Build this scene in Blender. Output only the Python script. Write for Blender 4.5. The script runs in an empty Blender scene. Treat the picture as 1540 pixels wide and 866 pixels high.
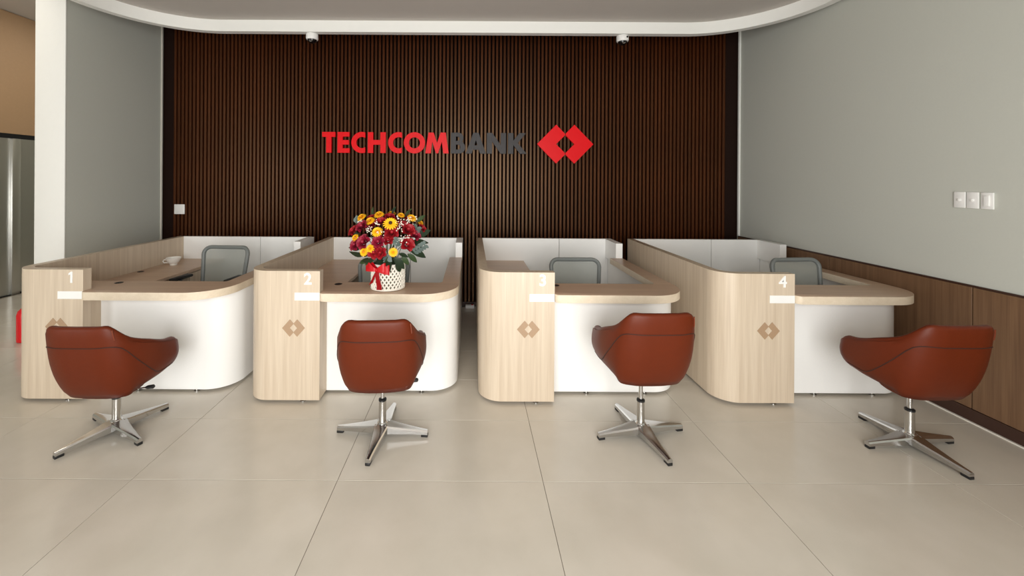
import bpy, bmesh, math, random
import numpy as np
from mathutils import Vector, Matrix, Euler

random.seed(7)
SC = bpy.context.scene
COL = SC.collection
R = math.radians

# ------------------------------------------------------------------ camera
# photograph 1540 x 866, focal length 610 px, eye height 1.76 m, horizon row 270, vanishing column 710
cam_data = bpy.data.cameras.new('camera')
cam_data.sensor_fit = 'HORIZONTAL'
cam_data.sensor_width = 36.0
cam_data.lens = 610.0 / 1540.0 * 36.0
cam_data.shift_x = 60.0 / 1540.0
cam_data.shift_y = -163.0 / 1540.0
cam_data.clip_start = 0.05
cam = bpy.data.objects.new('camera', cam_data)
COL.objects.link(cam)
cam.matrix_world = (Matrix.Translation((0, 0, 1.76)) @ Euler((R(90), 0, 0)).to_matrix().to_4x4()
                    @ Matrix.Rotation(R(0.35), 4, 'Z'))
SC.camera = cam

# ------------------------------------------------------------------ world and daylight
world = bpy.data.worlds.new('sky')
SC.world = world
world.use_nodes = True
bg = world.node_tree.nodes['Background']
bg.inputs[0].default_value = (0.86, 0.93, 1.0, 1)
bg.inputs[1].default_value = 1.0

FACADE_Y = -1.4          # glazed shop front behind the photographer
def daylight(name, x, z, w, h, power):
    d = bpy.data.lights.new(name, 'AREA')
    d.shape = 'RECTANGLE'; d.size = w; d.size_y = h
    d.energy = power; d.color = (1.0, 0.985, 0.955)
    o = bpy.data.objects.new(name, d); COL.objects.link(o)
    o.location = (x, FACADE_Y - 0.25, z)
    o.rotation_euler = (R(90), 0, 0)      # shines along +Y into the room
    o['label'] = 'daylight'
    return o
daylight('daylight', 0.0, 1.5, 3.5, 2.75, 365)
daylight('lobby_daylight', -5.75, 1.5, 1.5, 2.75, 90)

SC.view_settings.view_transform = 'Standard'
SC.view_settings.look = 'None'
SC.view_settings.gamma = 1.0
SC.view_settings.use_curve_mapping = False
SC.view_settings.exposure = 0.0
SC.cycles.use_denoising = True
SC.cycles.max_bounces = 10
SC.cycles.diffuse_bounces = 5
SC.cycles.sample_clamp_indirect = 6.0
SC.cycles.caustics_reflective = False
SC.cycles.caustics_refractive = False

# ------------------------------------------------------------------ helpers
def lin(c):
    c = c / 255.0
    return c / 12.92 if c <= 0.04045 else ((c + 0.055) / 1.055) ** 2.4
def rgb(r, g, b):
    return (lin(r), lin(g), lin(b), 1)

def newmat(name):
    m = bpy.data.materials.new(name); m.use_nodes = True
    return m, m.node_tree, m.node_tree.nodes['Principled BSDF']

def plain(name, col, rough=0.5, metal=0.0, spec=0.5, noise=0.0, nscale=20, bump=0.0, coat=0.0):
    m, nt, b = newmat(name)
    b.inputs['Base Color'].default_value = col
    b.inputs['Roughness'].default_value = rough
    b.inputs['Metallic'].default_value = metal
    b.inputs['Specular IOR Level'].default_value = spec
    b.inputs['Coat Weight'].default_value = coat
    if noise or bump:
        tc = nt.nodes.new('ShaderNodeTexCoord')
        n = nt.nodes.new('ShaderNodeTexNoise'); n.inputs['Scale'].default_value = nscale
        n.inputs['Detail'].default_value = 4
        nt.links.new(tc.outputs['Object'], n.inputs['Vector'])
        if noise:
            mix = nt.nodes.new('ShaderNodeMix'); mix.data_type = 'RGBA'
            mix.inputs[6].default_value = tuple(c * (1 - noise) for c in col[:3]) + (1,)
            mix.inputs[7].default_value = tuple(min(1, c * (1 + noise)) for c in col[:3]) + (1,)
            nt.links.new(n.outputs['Fac'], mix.inputs[0])
            nt.links.new(mix.outputs[2], b.inputs['Base Color'])
        if bump:
            bp = nt.nodes.new('ShaderNodeBump'); bp.inputs['Strength'].default_value = bump
            bp.inputs['Distance'].default_value = 0.002
            nt.links.new(n.outputs['Fac'], bp.inputs['Height'])
            nt.links.new(bp.outputs['Normal'], b.inputs['Normal'])
    return m

def wood(name, c0, c1, rough=0.45, scale=(38, 38, 1.3), fine=(160, 160, 3.0), spec=0.4, random_tint=0.0):
    m, nt, b = newmat(name)
    b.inputs['Roughness'].default_value = rough
    b.inputs['Specular IOR Level'].default_value = spec
    tc = nt.nodes.new('ShaderNodeTexCoord')
    def layer(sc, detail):
        mp = nt.nodes.new('ShaderNodeMapping'); mp.inputs['Scale'].default_value = sc
        n = nt.nodes.new('ShaderNodeTexNoise'); n.inputs['Scale'].default_value = 1.0
        n.inputs['Detail'].default_value = detail
        nt.links.new(tc.outputs['Object'], mp.inputs['Vector'])
        nt.links.new(mp.outputs['Vector'], n.inputs['Vector'])
        return n
    a, f = layer(scale, 3), layer(fine, 5)
    ad = nt.nodes.new('ShaderNodeMath'); ad.operation = 'MULTIPLY_ADD'
    ad.inputs[1].default_value = 0.6
    sub = nt.nodes.new('ShaderNodeMath'); sub.operation = 'MULTIPLY'; sub.inputs[1].default_value = 0.4
    nt.links.new(f.outputs['Fac'], sub.inputs[0])
    nt.links.new(a.outputs['Fac'], ad.inputs[0]); nt.links.new(sub.outputs[0], ad.inputs[2])
    ramp = nt.nodes.new('ShaderNodeValToRGB')
    ramp.color_ramp.elements[0].position = 0.3; ramp.color_ramp.elements[0].color = c0
    ramp.color_ramp.elements[1].position = 0.7; ramp.color_ramp.elements[1].color = c1
    nt.links.new(ad.outputs[0], ramp.inputs[0])
    out = ramp.outputs[0]
    if random_tint:
        oi = nt.nodes.new('ShaderNodeObjectInfo')
        mr = nt.nodes.new('ShaderNodeMapRange'); mr.inputs[3].default_value = 1 - random_tint; mr.inputs[4].default_value = 1 + random_tint
        nt.links.new(oi.outputs['Random'], mr.inputs[0])
        mul = nt.nodes.new('ShaderNodeVectorMath'); mul.operation = 'SCALE'
        nt.links.new(out, mul.inputs[0]); nt.links.new(mr.outputs[0], mul.inputs['Scale'])
        out = mul.outputs[0]
    nt.links.new(out, b.inputs['Base Color'])
    return m

M = {}
M['wall'] = plain('wall_paint', rgb(197, 199, 191), 0.75, spec=0.2, noise=0.02, nscale=60, bump=0.12)
M['white_paint'] = plain('white_paint', rgb(238, 238, 234), 0.6, spec=0.3, noise=0.01)
M['ceiling'] = plain('ceiling_paint', rgb(196, 190, 184), 0.8, spec=0.2, noise=0.02, nscale=8)
M['slat'] = wood('dark_walnut', rgb(48, 20, 7), rgb(76, 36, 15), 0.36, (60, 60, 1.2), (240, 240, 3), 0.5, 0.16)
M['slat'].node_tree.nodes['Principled BSDF'].inputs['Specular Tint'].default_value = (1.0, 0.72, 0.45, 1)
M['edge_board'] = plain('dark_edge_board', rgb(30, 14, 8), 0.6, spec=0.15)
M['slat_back'] = plain('black_felt', rgb(14, 7, 5), 0.9, spec=0.05)
M['wainscot'] = wood('brown_oak', rgb(96, 70, 50), rgb(128, 98, 72), 0.5, (22, 22, 1.0), (130, 130, 2.5), 0.3)
M['wains_joint'] = plain('joint_brown', rgb(116, 84, 54), 0.6)
M['dark_base'] = plain('dark_skirting', rgb(58, 34, 24), 0.45)
M['oak'] = wood('light_oak', rgb(190, 172, 150), rgb(214, 199, 178), 0.42, (30, 30, 1.1), (150, 150, 2.2), 0.4)
M['oak_top_shaded'] = wood('shaded_oak_top', rgb(180, 152, 130), rgb(200, 174, 150), 0.36, (1.6, 26, 26), (4, 150, 150), 0.4)  # same oak as the panels, shade on flat tops put into the colour
M['oak_edge_lit'] = wood('lit_oak_edge', rgb(214, 198, 174), rgb(228, 214, 192), 0.42, (20, 20, 30), (90, 90, 140), 0.35)  # same oak again, light falling on the worktop edge put into the colour
M['white_lam'] = plain('white_laminate', rgb(243, 243, 241), 0.28, spec=0.45, noise=0.005)
M['white_plastic'] = plain('white_plastic', rgb(240, 240, 238), 0.4)
M['engrave'] = plain('engraved_brown', rgb(166, 138, 110), 0.5, noise=0.12, nscale=140)
M['chrome'] = plain('polished_aluminium', rgb(205, 205, 205), 0.14, 1.0, noise=0.05, nscale=9)
M['steel_tube'] = plain('brushed_steel', rgb(196, 194, 190), 0.24, 1.0)
M['black_plastic'] = plain('black_plastic', rgb(22, 22, 23), 0.45)
M['leather'] = plain('tan_leather', rgb(92, 34, 11), 0.45, spec=0.22, noise=0.09, nscale=26, bump=0.25)
M['leather_tag'] = plain('pale_leather_tag', rgb(112, 50, 28), 0.4)
M['leather_seam'] = plain('dark_stitching', rgb(52, 20, 10), 0.6)
M['grout'] = plain('grout', rgb(120, 110, 98), 0.9)
M['red'] = plain('red_acrylic', rgb(232, 10, 22), 0.4, spec=0.2)
M['sign_grey'] = plain('charcoal_acrylic', rgb(60, 57, 58), 0.5, spec=0.3)
M['sign_side'] = plain('sign_return', rgb(40, 30, 30), 0.5)
M['red_paint'] = plain('red_enamel', rgb(206, 12, 26), 0.25, spec=0.5)
M['ext_label'] = plain('paper_label', rgb(226, 216, 196), 0.6)
M['porcelain'] = plain('porcelain', rgb(238, 236, 230), 0.15, spec=0.5)
M['office_frame'] = plain('grey_nylon', rgb(112, 116, 114), 0.5)
M['office_seat'] = plain('grey_fabric', rgb(96, 98, 104), 0.85, noise=0.12, nscale=220, bump=0.3)
M['brown_clad'] = plain('brown_cladding', rgb(160, 130, 98), 0.6, noise=0.06, nscale=30)
M['alu_trim'] = plain('pale_trim', rgb(222, 218, 208), 0.45)
M['dark_metal'] = plain('dark_header', rgb(44, 44, 46), 0.35, 0.6)

# floor tile: beige polished porcelain
def tile_mat():
    m, nt, b = newmat('beige_porcelain')
    b.inputs['Roughness'].default_value = 0.2
    b.inputs['Specular IOR Level'].default_value = 0.45
    tc = nt.nodes.new('ShaderNodeTexCoord')
    oi = nt.nodes.new('ShaderNodeObjectInfo')
    n = nt.nodes.new('ShaderNodeTexNoise'); n.inputs['Scale'].default_value = 3.5; n.inputs['Detail'].default_value = 6
    n.noise_dimensions = '4D'
    ml = nt.nodes.new('ShaderNodeMath'); ml.operation = 'MULTIPLY'; ml.inputs[1].default_value = 37.0
    nt.links.new(oi.outputs['Random'], ml.inputs[0]); nt.links.new(ml.outputs[0], n.inputs['W'])
    nt.links.new(tc.outputs['Object'], n.inputs['Vector'])
    r = nt.nodes.new('ShaderNodeValToRGB')
    r.color_ramp.elements[0].position = 0.3; r.color_ramp.elements[0].color = rgb(196, 189, 176)
    r.color_ramp.elements[1].position = 0.7; r.color_ramp.elements[1].color = rgb(206, 199, 187)
    nt.links.new(n.outputs['Fac'], r.inputs[0]); nt.links.new(r.outputs[0], b.inputs['Base Color'])
    n2 = nt.nodes.new('ShaderNodeTexNoise'); n2.inputs['Scale'].default_value = 1.6
    nt.links.new(tc.outputs['Object'], n2.inputs['Vector'])
    mr = nt.nodes.new('ShaderNodeMapRange'); mr.inputs[3].default_value = 0.13; mr.inputs[4].default_value = 0.22
    nt.links.new(n2.outputs['Fac'], mr.inputs[0]); nt.links.new(mr.outputs[0], b.inputs['Roughness'])
    return m
M['tile'] = tile_mat()

def brushed():
    m, nt, b = newmat('brushed_stainless')
    b.inputs['Metallic'].default_value = 1.0
    b.inputs['Base Color'].default_value = rgb(208, 208, 204)
    tc = nt.nodes.new('ShaderNodeTexCoord')
    mp = nt.nodes.new('ShaderNodeMapping'); mp.inputs['Scale'].default_value = (3, 3, 40)
    n = nt.nodes.new('ShaderNodeTexNoise'); n.inputs['Scale'].default_value = 1.0
    nt.links.new(tc.outputs['Object'], mp.inputs['Vector']); nt.links.new(mp.outputs['Vector'], n.inputs['Vector'])
    mr = nt.nodes.new('ShaderNodeMapRange'); mr.inputs[3].default_value = 0.26; mr.inputs[4].default_value = 0.34
    nt.links.new(n.outputs['Fac'], mr.inputs[0]); nt.links.new(mr.outputs[0], b.inputs['Roughness'])
    return m
M['stainless'] = brushed()

def see_through(name, col, alpha, rough=0.5):
    m, nt, b = newmat(name)
    out = nt.nodes['Material Output']
    tr = nt.nodes.new('ShaderNodeBsdfTransparent')
    mx = nt.nodes.new('ShaderNodeMixShader'); mx.inputs[0].default_value = alpha
    b.inputs['Base Color'].default_value = col; b.inputs['Roughness'].default_value = rough
    nt.links.new(tr.outputs[0], mx.inputs[1]); nt.links.new(b.outputs[0], mx.inputs[2])
    nt.links.new(mx.outputs[0], out.inputs[0])
    return m
M['chair_mesh'] = see_through('grey_mesh_cloth', rgb(150, 154, 148), 0.72, 0.8)
M['glass'] = see_through('window_glass', rgb(235, 240, 240), 0.06, 0.02)
M['lens'] = plain('camera_lens', rgb(12, 12, 14), 0.08)

def shade(me, angle=35):
    me.polygons.foreach_set('use_smooth', [True] * len(me.polygons))
    try:
        me.set_sharp_from_angle(angle=R(angle))
    except Exception:
        pass

def mesh_from(bm, name, mats, smooth=True, angle=35):
    me = bpy.data.meshes.new(name)
    bmesh.ops.recalc_face_normals(bm, faces=bm.faces[:])
    bm.to_mesh(me); bm.free()
    if not isinstance(mats, (list, tuple)): mats = [mats]
    for m in mats: me.materials.append(M[m] if isinstance(m, str) else m)
    if smooth: shade(me, angle)
    return me

def link(name, me, parent=None, loc=None, rot=None):
    o = bpy.data.objects.new(name, me); COL.objects.link(o)
    if parent: o.parent = parent
    if loc is not None: o.location = loc
    if rot is not None: o.rotation_euler = rot
    return o

def obj(name, bm, mats, parent=None, loc=None, rot=None, angle=35):
    return link(name, mesh_from(bm, name, mats, True, angle), parent, loc, rot)

def tag(o, label=None, cat=None, group=None, kind=None):
    if label: o['label'] = label
    if cat: o['category'] = cat
    if group: o['group'] = group
    if kind: o['kind'] = kind
    return o

def thing(name, label, cat, loc=(0, 0, 0), rz=0, group=None):
    o = bpy.data.objects.new(name, None); COL.objects.link(o)
    o.empty_display_size = 0.1
    o.location = loc; o.rotation_euler = (0, 0, rz)
    return tag(o, label, cat, group)

def structure(name, bm, mats, label=None, parent=None):
    o = obj(name, bm, mats, parent)
    if parent is None:
        o['kind'] = 'structure'
        if label: o['label'] = label
    return o

def box(bm, x0, x1, y0, y1, z0, z1, bev=0.0, seg=2, mi=0):
    v = [bm.verts.new(p) for p in ((x0, y0, z0), (x1, y0, z0), (x1, y1, z0), (x0, y1, z0),
                                   (x0, y0, z1), (x1, y0, z1), (x1, y1, z1), (x0, y1, z1))]
    fs = [bm.faces.new([v[i] for i in q]) for q in ((3, 2, 1, 0), (4, 5, 6, 7), (0, 1, 5, 4), (1, 2, 6, 5), (2, 3, 7, 6), (3, 0, 4, 7))]
    for f in fs: f.material_index = mi
    if bev:
        es = list({e for f in fs for e in f.edges})
        r = bmesh.ops.bevel(bm, geom=es, offset=bev, segments=seg, affect='EDGES', profile=0.5)
        for f in r['faces']: f.material_index = mi
    return bm

def B(*a, **k):
    return box(bmesh.new(), *a, **k)

def prism(bm, pts, z0, z1, bev=0.0, mi=0):
    """extrude a plan outline; optional bevel on the horizontal edges"""
    lo = [bm.verts.new((x, y, z0)) for x, y in pts]
    hi = [bm.verts.new((x, y, z1)) for x, y in pts]
    n = len(pts)
    fs = [bm.faces.new(lo[::-1]), bm.faces.new(hi)]
    for i in range(n):
        fs.append(bm.faces.new((lo[i], lo[(i + 1) % n], hi[(i + 1) % n], hi[i])))
    for f in fs: f.material_index = mi
    if bev:
        es = list(set(fs[0].edges) | set(fs[1].edges))
        bmesh.ops.bevel(bm, geom=es, offset=bev, segments=2, affect='EDGES', profile=0.5)
    return bm

def arc(cx, cy, r, a0, a1, n=14):
    return [(cx + r * math.cos(R(a0 + (a1 - a0) * i / n)), cy + r * math.sin(R(a0 + (a1 - a0) * i / n))) for i in range(n + 1)]

def lathe(bm, prof, n=24, c=(0, 0, 0), axis='Z', mi=0, cap=True):
    rings = []
    for r, z in prof:
        ring = []
        for i in range(n):
            a = 2 * math.pi * i / n
            p = (r * math.cos(a), r * math.sin(a), z)
            if axis == 'Y': p = (p[0], p[2], p[1])
            if axis == 'X': p = (p[2], p[0], p[1])
            ring.append(bm.verts.new((p[0] + c[0], p[1] + c[1], p[2] + c[2])))
        rings.append(ring)
    for a, b_ in zip(rings, rings[1:]):
        for i in range(n):
            f = bm.faces.new((a[i], a[(i + 1) % n], b_[(i + 1) % n], b_[i])); f.material_index = mi
    if cap:
        for ring in (rings[0], rings[-1]):
            if (ring[0].co - ring[n // 2].co).length > 1e-5:
                f = bm.faces.new(ring); f.material_index = mi
    return bm

def tube(bm, pts, rad, n=8, closed=False, mi=0):
    pts = [Vector(p) for p in pts]
    if not isinstance(rad, (list, tuple)): rad = [rad] * len(pts)
    N = len(pts); rings = []
    up = Vector((0, 0, 1)); prev = None
    for i, p in enumerate(pts):
        a = pts[(i - 1) % N] if (closed or i) else p
        b_ = pts[(i + 1) % N] if (closed or i < N - 1) else p
        t = (b_ - a).normalized()
        ref = prev if prev is not None else (up if abs(t.dot(up)) < 0.9 else Vector((1, 0, 0)))
        u = (ref - t * ref.dot(t)).normalized(); w = t.cross(u); prev = u
        rings.append([bm.verts.new(p + rad[i] * (u * math.cos(2 * math.pi * k / n) + w * math.sin(2 * math.pi * k / n))) for k in range(n)])
    for i in range(N if closed else N - 1):
        a, b_ = rings[i], rings[(i + 1) % N]
        for k in range(n):
            f = bm.faces.new((a[k], a[(k + 1) % n], b_[(k + 1) % n], b_[k])); f.material_index = mi
    if not closed:
        bm.faces.new(rings[0]).material_index = mi; bm.faces.new(rings[-1]).material_index = mi
    return bm

def sphere(bm, c, r, u=12, v=8, sc=(1, 1, 1)):
    m = Matrix.Translation(c) @ Matrix.Diagonal((sc[0], sc[1], sc[2], 1))
    bmesh.ops.create_uvsphere(bm, u_segments=u, v_segments=v, radius=r, matrix=m)
    return bm

def crom(P, n):
    """Catmull-Rom through control rows P, n samples"""
    P = np.array(P, float); K = len(P)
    Q = np.vstack([2 * P[0] - P[1], P, 2 * P[-1] - P[-2]])
    out = []
    for j in range(n):
        s = j / (n - 1) * (K - 1); i = min(int(s), K - 2); t = s - i
        p0, p1, p2, p3 = Q[i], Q[i + 1], Q[i + 2], Q[i + 3]
        out.append(0.5 * ((2 * p1) + (p2 - p0) * t + (2 * p0 - 5 * p1 + 4 * p2 - p3) * t * t + (3 * p1 - p0 - 3 * p2 + p3) * t ** 3))
    return np.array(out)

def copy_tree(o, parent=None):
    c = o.copy(); COL.objects.link(c); c.parent = parent
    for ch in list(o.children): copy_tree(ch, c)
    return c

def outline_mesh(name, loops, depth, mats, bev=0.0):
    """flat outline with holes, extruded: loops are lists of (x, y)"""
    cu = bpy.data.curves.new(name, 'CURVE'); cu.dimensions = '2D'; cu.fill_mode = 'BOTH'
    cu.extrude = depth / 2; cu.bevel_depth = bev
    for lp in loops:
        s = cu.splines.new('POLY'); s.points.add(len(lp) - 1)
        for p, (x, y) in zip(s.points, lp): p.co = (x, y, 0, 1)
        s.use_cyclic_u = True
    return curve_to_mesh(name, cu, mats)

def curve_to_mesh(name, cu, mats):
    t = bpy.data.objects.new('tmp', cu); COL.objects.link(t)
    bpy.context.view_layer.update()
    dg = bpy.context.evaluated_depsgraph_get()
    me = bpy.data.meshes.new_from_object(t.evaluated_get(dg))
    bpy.data.objects.remove(t); bpy.data.curves.remove(cu)
    me.name = name; me.materials.clear()
    for m in mats: me.materials.append(M[m])
    if len(mats) > 1:
        for p in me.polygons: p.material_index = 0 if abs(p.normal.z) > 0.9 else 1
    return me

# ------------------------------------------------------------------ setting: floor
XL, XR = -6.87, 3.70           # lobby wall and right-hand wall
YB, YF = 5.68, FACADE_Y        # rear wall and shop front
YLOB = 8.6
ZC = 4.2                       # main ceiling
floor = structure('floor', B(XL - 0.1, XR + 0.1, YF - 0.1, YLOB + 0.1, -0.12, -0.0025), 'grout', 'beige porcelain tile floor with thin joints')
TX, TY, X0, Y0T = 1.2, 0.6, 0.425, 2.366
bm = B(-TX / 2 + 0.0016, TX / 2 - 0.0016, -TY / 2 + 0.0016, TY / 2 - 0.0016, -0.012, 0.0, bev=0.0009, seg=1)
tile_me = mesh_from(bm, 'tile', 'tile', False)
for i in range(-6, 4):
    for j in range(-10, 11):
        cx, cy = X0 + TX * (i + 0.5), Y0T + TY * (j + 0.5)
        if cx - TX / 2 < XL - 0.6 or cx + TX / 2 > XR + 0.95 or cy > YLOB or cy < YF: continue
        link('tile', tile_me, floor, (cx, cy, 0))

# ------------------------------------------------------------------ setting: walls
WR = structure('wall_right', B(XR, XR + 0.15, YF - 0.1, YB + 0.15, 0, ZC), 'wall', 'plain grey painted side wall above wooden wainscot')
back = structure('wall_back', B(-4.62, XR, YB, YB + 0.15, 0, ZC), 'slat_back', 'dark vertical wooden slat wall behind the desks')
# slat cladding: each slat its own piece
SLX0, SLX1 = -4.31 + 0.15, XR - 0.02 - 0.16
NS = 146
pitch = (SLX1 - SLX0) / NS
sb = B(-0.0155, 0.0155, -0.022, 0.022, 0.0, 4.05, bev=0.003, seg=1)
slat_me = mesh_from(sb, 'slat', 'slat', False)
for i in range(NS):
    link('slat', slat_me, back, (SLX0 + pitch * (i + 0.5), YB - 0.024, 0.06))
for a, b_ in ((-4.31, SLX0), (SLX1, XR - 0.005)):
    obj('edge_board', B(a, b_, YB - 0.03, YB - 0.001, 0.06, 4.11), 'edge_board', back)
obj('plinth', B(-4.31, XR - 0.002, YB - 0.05, YB - 0.001, 0.0, 0.06), 'dark_base', back)

WL = structure('wall_left', B(-4.62, -4.31, 4.30, YB, 0, ZC), 'wall', 'grey stub wall with a white painted end beside the lobby')
obj('end_face', B(-4.625, -4.305, 4.285, 4.30, 0, ZC, bev=0.004), 'white_paint', WL)
structure('trim_1', B(-4.31, -4.294, YB - 0.075, YB - 0.055, 0.0, 4.1, bev=0.002, seg=1), 'alu_trim', 'pale corner bead beside the left end of the slat wall')
structure('trim_2', B(XR - 0.022, XR, YB - 0.085, YB - 0.055, 1.006, 4.1, bev=0.002, seg=1), 'white_paint', 'pale corner bead beside the right end of the slat wall')

# wainscot panels on the right-hand wall
ys = [2.98 + 1.2 * k for k in range(-5, 3)]
ys = [YF] + ys + [YB - 0.06]
obj('joint_strip', B(XR - 0.006, XR + 0.0, YF, YB - 0.06, 0.1, 0.985), 'wains_joint', WR)
for a, b_ in zip(ys, ys[1:]):
    if b_ - a < 0.05: continue
    obj('wood_panel', B(XR - 0.02, XR - 0.004, a + 0.004, b_ - 0.004, 0.1, 0.99, bev=0.0015, seg=1), 'wainscot', WR)
obj('cap_strip', B(XR - 0.016, XR + 0.0, YF, YB - 0.06, 0.992, 1.004), 'dark_base', WR)
bs = structure('baseboard_right', B(XR - 0.026, XR - 0.001, YF, YB - 0.06, 0.008, 0.098, bev=0.002, seg=1), 'dark_base', 'dark brown skirting under the wainscot')
obj('floor_bead', B(XR - 0.04, XR - 0.001, YF, YB - 0.06, 0.0, 0.008), 'alu_trim', bs)

# lobby: elevator wall on the far left, rear of lobby
WLB = structure('wall_lobby', B(XL - 0.15, XL, YF - 0.1, YLOB, 0, ZC), 'wall', 'lobby wall holding the elevator')
obj('brown_cladding', B(XL, XL + 0.03, 3.2, YLOB - 0.02, 2.40, 4.19), 'brown_clad', WLB)
structure('wall_lobby_rear', B(XL - 0.15, -4.62, YLOB, YLOB + 0.15, 0, ZC), 'wall', 'rear wall of the lobby')
structure('wall_lobby_side', B(-4.62, -4.47, YB + 0.15, YLOB, 0, ZC), 'wall', 'lobby side wall behind the slat wall')
el = structure('door_1', B(XL, XL + 0.02, 4.3, 7.4, 2.33, 2.40), 'dark_metal', 'brushed steel elevator doors in the lobby under brown cladding')
obj('jamb', B(XL, XL + 0.05, 6.02, 6.13, 0, 2.33, bev=0.004), 'stainless', el)
obj('jamb', B(XL, XL + 0.05, 4.67, 4.78, 0, 2.33, bev=0.004), 'stainless', el)
obj('door_leaf', B(XL, XL + 0.012, 5.405, 6.02, 0.012, 2.33), 'stainless', el)
obj('door_leaf', B(XL, XL + 0.012, 4.78, 5.395, 0.012, 2.33), 'stainless', el)
obj('side_panel', B(XL, XL + 0.03, 6.13, 7.4, 0.03, 2.33), 'stainless', el)
obj('sill', B(XL, XL + 0.04, 4.67, 7.4, 0.0, 0.012), 'dark_metal', el)

# ceiling with the floating rounded island and its white lip
structure('ceiling', B(XL - 0.15, XR + 0.15, YF - 0.1, YLOB + 0.15, ZC, ZC + 0.1), 'ceiling', 'flat grey main ceiling')
M['lobby_fill'] = plain('lobby_fill_glow', rgb(255, 250, 240), 0.5)
M['lobby_fill'].node_tree.nodes['Principled BSDF'].inputs['Emission Color'].default_value = (1, 0.93, 0.82, 1)
M['lobby_fill'].node_tree.nodes['Principled BSDF'].inputs['Emission Strength'].default_value = 14.0
for ly in (3.6, 5.2, 6.8):  # unseen glowing panels, added to brighten the lobby cladding and elevator
    obj('lobby_fill_panel', B(-5.85, -5.25, ly - 0.3, ly + 0.3, ZC - 0.02, ZC - 0.001), 'lobby_fill', bpy.data.objects['ceiling'])
IX0, IX1, IY0, IY1, IR = -4.02, 3.56, -0.9, 4.97, 0.95
def rrect(x0, x1, y0, y1, r, n=18):
    return (arc(x1 - r, y1 - r, r, 0, 90, n) + arc(x0 + r, y1 - r, r, 90, 180, n)
            + arc(x0 + r, y0 + r, r, 180, 270, n) + arc(x1 - r, y0 + r, r, 270, 360, n))
isl = tag(structure('ceiling_island', prism(bmesh.new(), rrect(IX0, IX1, IY0, IY1, IR), 3.70, 3.80), 'ceiling', 'lowered grey ceiling island with rounded corners and a white rim'))
bm = bmesh.new()
o_ = rrect(IX0 - 0.09, IX1 + 0.09, IY0 - 0.09, IY1 + 0.09, IR + 0.09); i_ = rrect(IX0 + 0.0, IX1 - 0.0, IY0, IY1, IR)
n = len(o_)
vs = [[bm.verts.new((x, y, z)) for x, y in lp] for lp, z in ((i_, 3.56), (i_, 3.80), (o_, 3.80), (o_, 3.56))]
for k in range(4):
    a, b_ = vs[k], vs[(k + 1) % 4]
    for i in range(n): bm.faces.new((a[i], a[(i + 1) % n], b_[(i + 1) % n], b_[i]))
obj('rim', bm, 'white_paint', isl)
for hx, hy in ((-3, 3.9), (2.6, 3.9), (-3, 0.1), (2.6, 0.1), (-0.2, 1.5)):
    obj('hanger', lathe(bmesh.new(), [(0.008, 3.80), (0.008, ZC)], 8, (hx, hy, 0)), 'steel_tube', isl)

# shop front behind the photographer
WF = structure('wall_front', B(XL - 0.15, -6.55, YF - 0.12, YF, 0, ZC), 'wall', 'solid parts of the shop front')
obj('pier', B(1.8, XR + 0.15, YF - 0.12, YF, 0, ZC), 'wall', WF)
obj('pier', B(-4.95, -1.8, YF - 0.12, YF, 0, ZC), 'wall', WF)
for a, b_ in ((-6.55, -4.95), (-1.8, 1.8)):
    obj('header', B(a, b_, YF - 0.12, YF, 2.92, ZC), 'wall', WF)
    obj('sill', B(a, b_, YF - 0.12, YF, 0, 0.08), 'wall', WF)
for k, (a, b_) in enumerate(((-6.55, -4.95), (-1.8, -0.6), (-0.6, 0.6), (0.6, 1.8))):
    bm = bmesh.new()
    for q in ((a, a + 0.05, 0.08, 2.92), (b_ - 0.05, b_, 0.08, 2.92), (a + 0.05, b_ - 0.05, 0.08, 0.14), (a + 0.05, b_ - 0.05, 2.86, 2.92)):
        box(bm, q[0], q[1], YF - 0.09, YF - 0.02, q[2], q[3])
    w = structure('window_%d' % (k + 1), bm, 'dark_metal', 'tall shop front window behind the photographer')
    obj('pane', B(a + 0.05, b_ - 0.05, YF - 0.06, YF - 0.05, 0.14, 2.86), 'glass', w)

# ------------------------------------------------------------------ teller desks
FY = 3.18                      # front plane of the oak panels
HP, HW, TW = 1.035, 0.868, 0.062
def digit_mesh(ch):
    if ch == '1':
        k = 0.088 / 86
        return outline_mesh('number', [[((x - 22) * k, y * k) for x, y in ((18, 0), (18, 66), (4, 57), (4, 72), (22, 86), (34, 86), (34, 0))]], 0.003, ['white_plastic'])
    cu = bpy.data.curves.new('digit', 'FONT'); cu.body = ch
    cu.size = 0.125; cu.extrude = 0.0015; cu.offset = 0.0028
    cu.align_x = 'CENTER'
    return curve_to_mesh('number', cu, ['white_plastic'])

EMB_L = [(0, 0), (88, 90), (128.5, 48.5), (128.5, 41), (88, 0), (128.5, -41), (128.5, -48.5), (88, -90)]
EMB_R = [(260 - x, y) for x, y in EMB_L][::-1]

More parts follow.
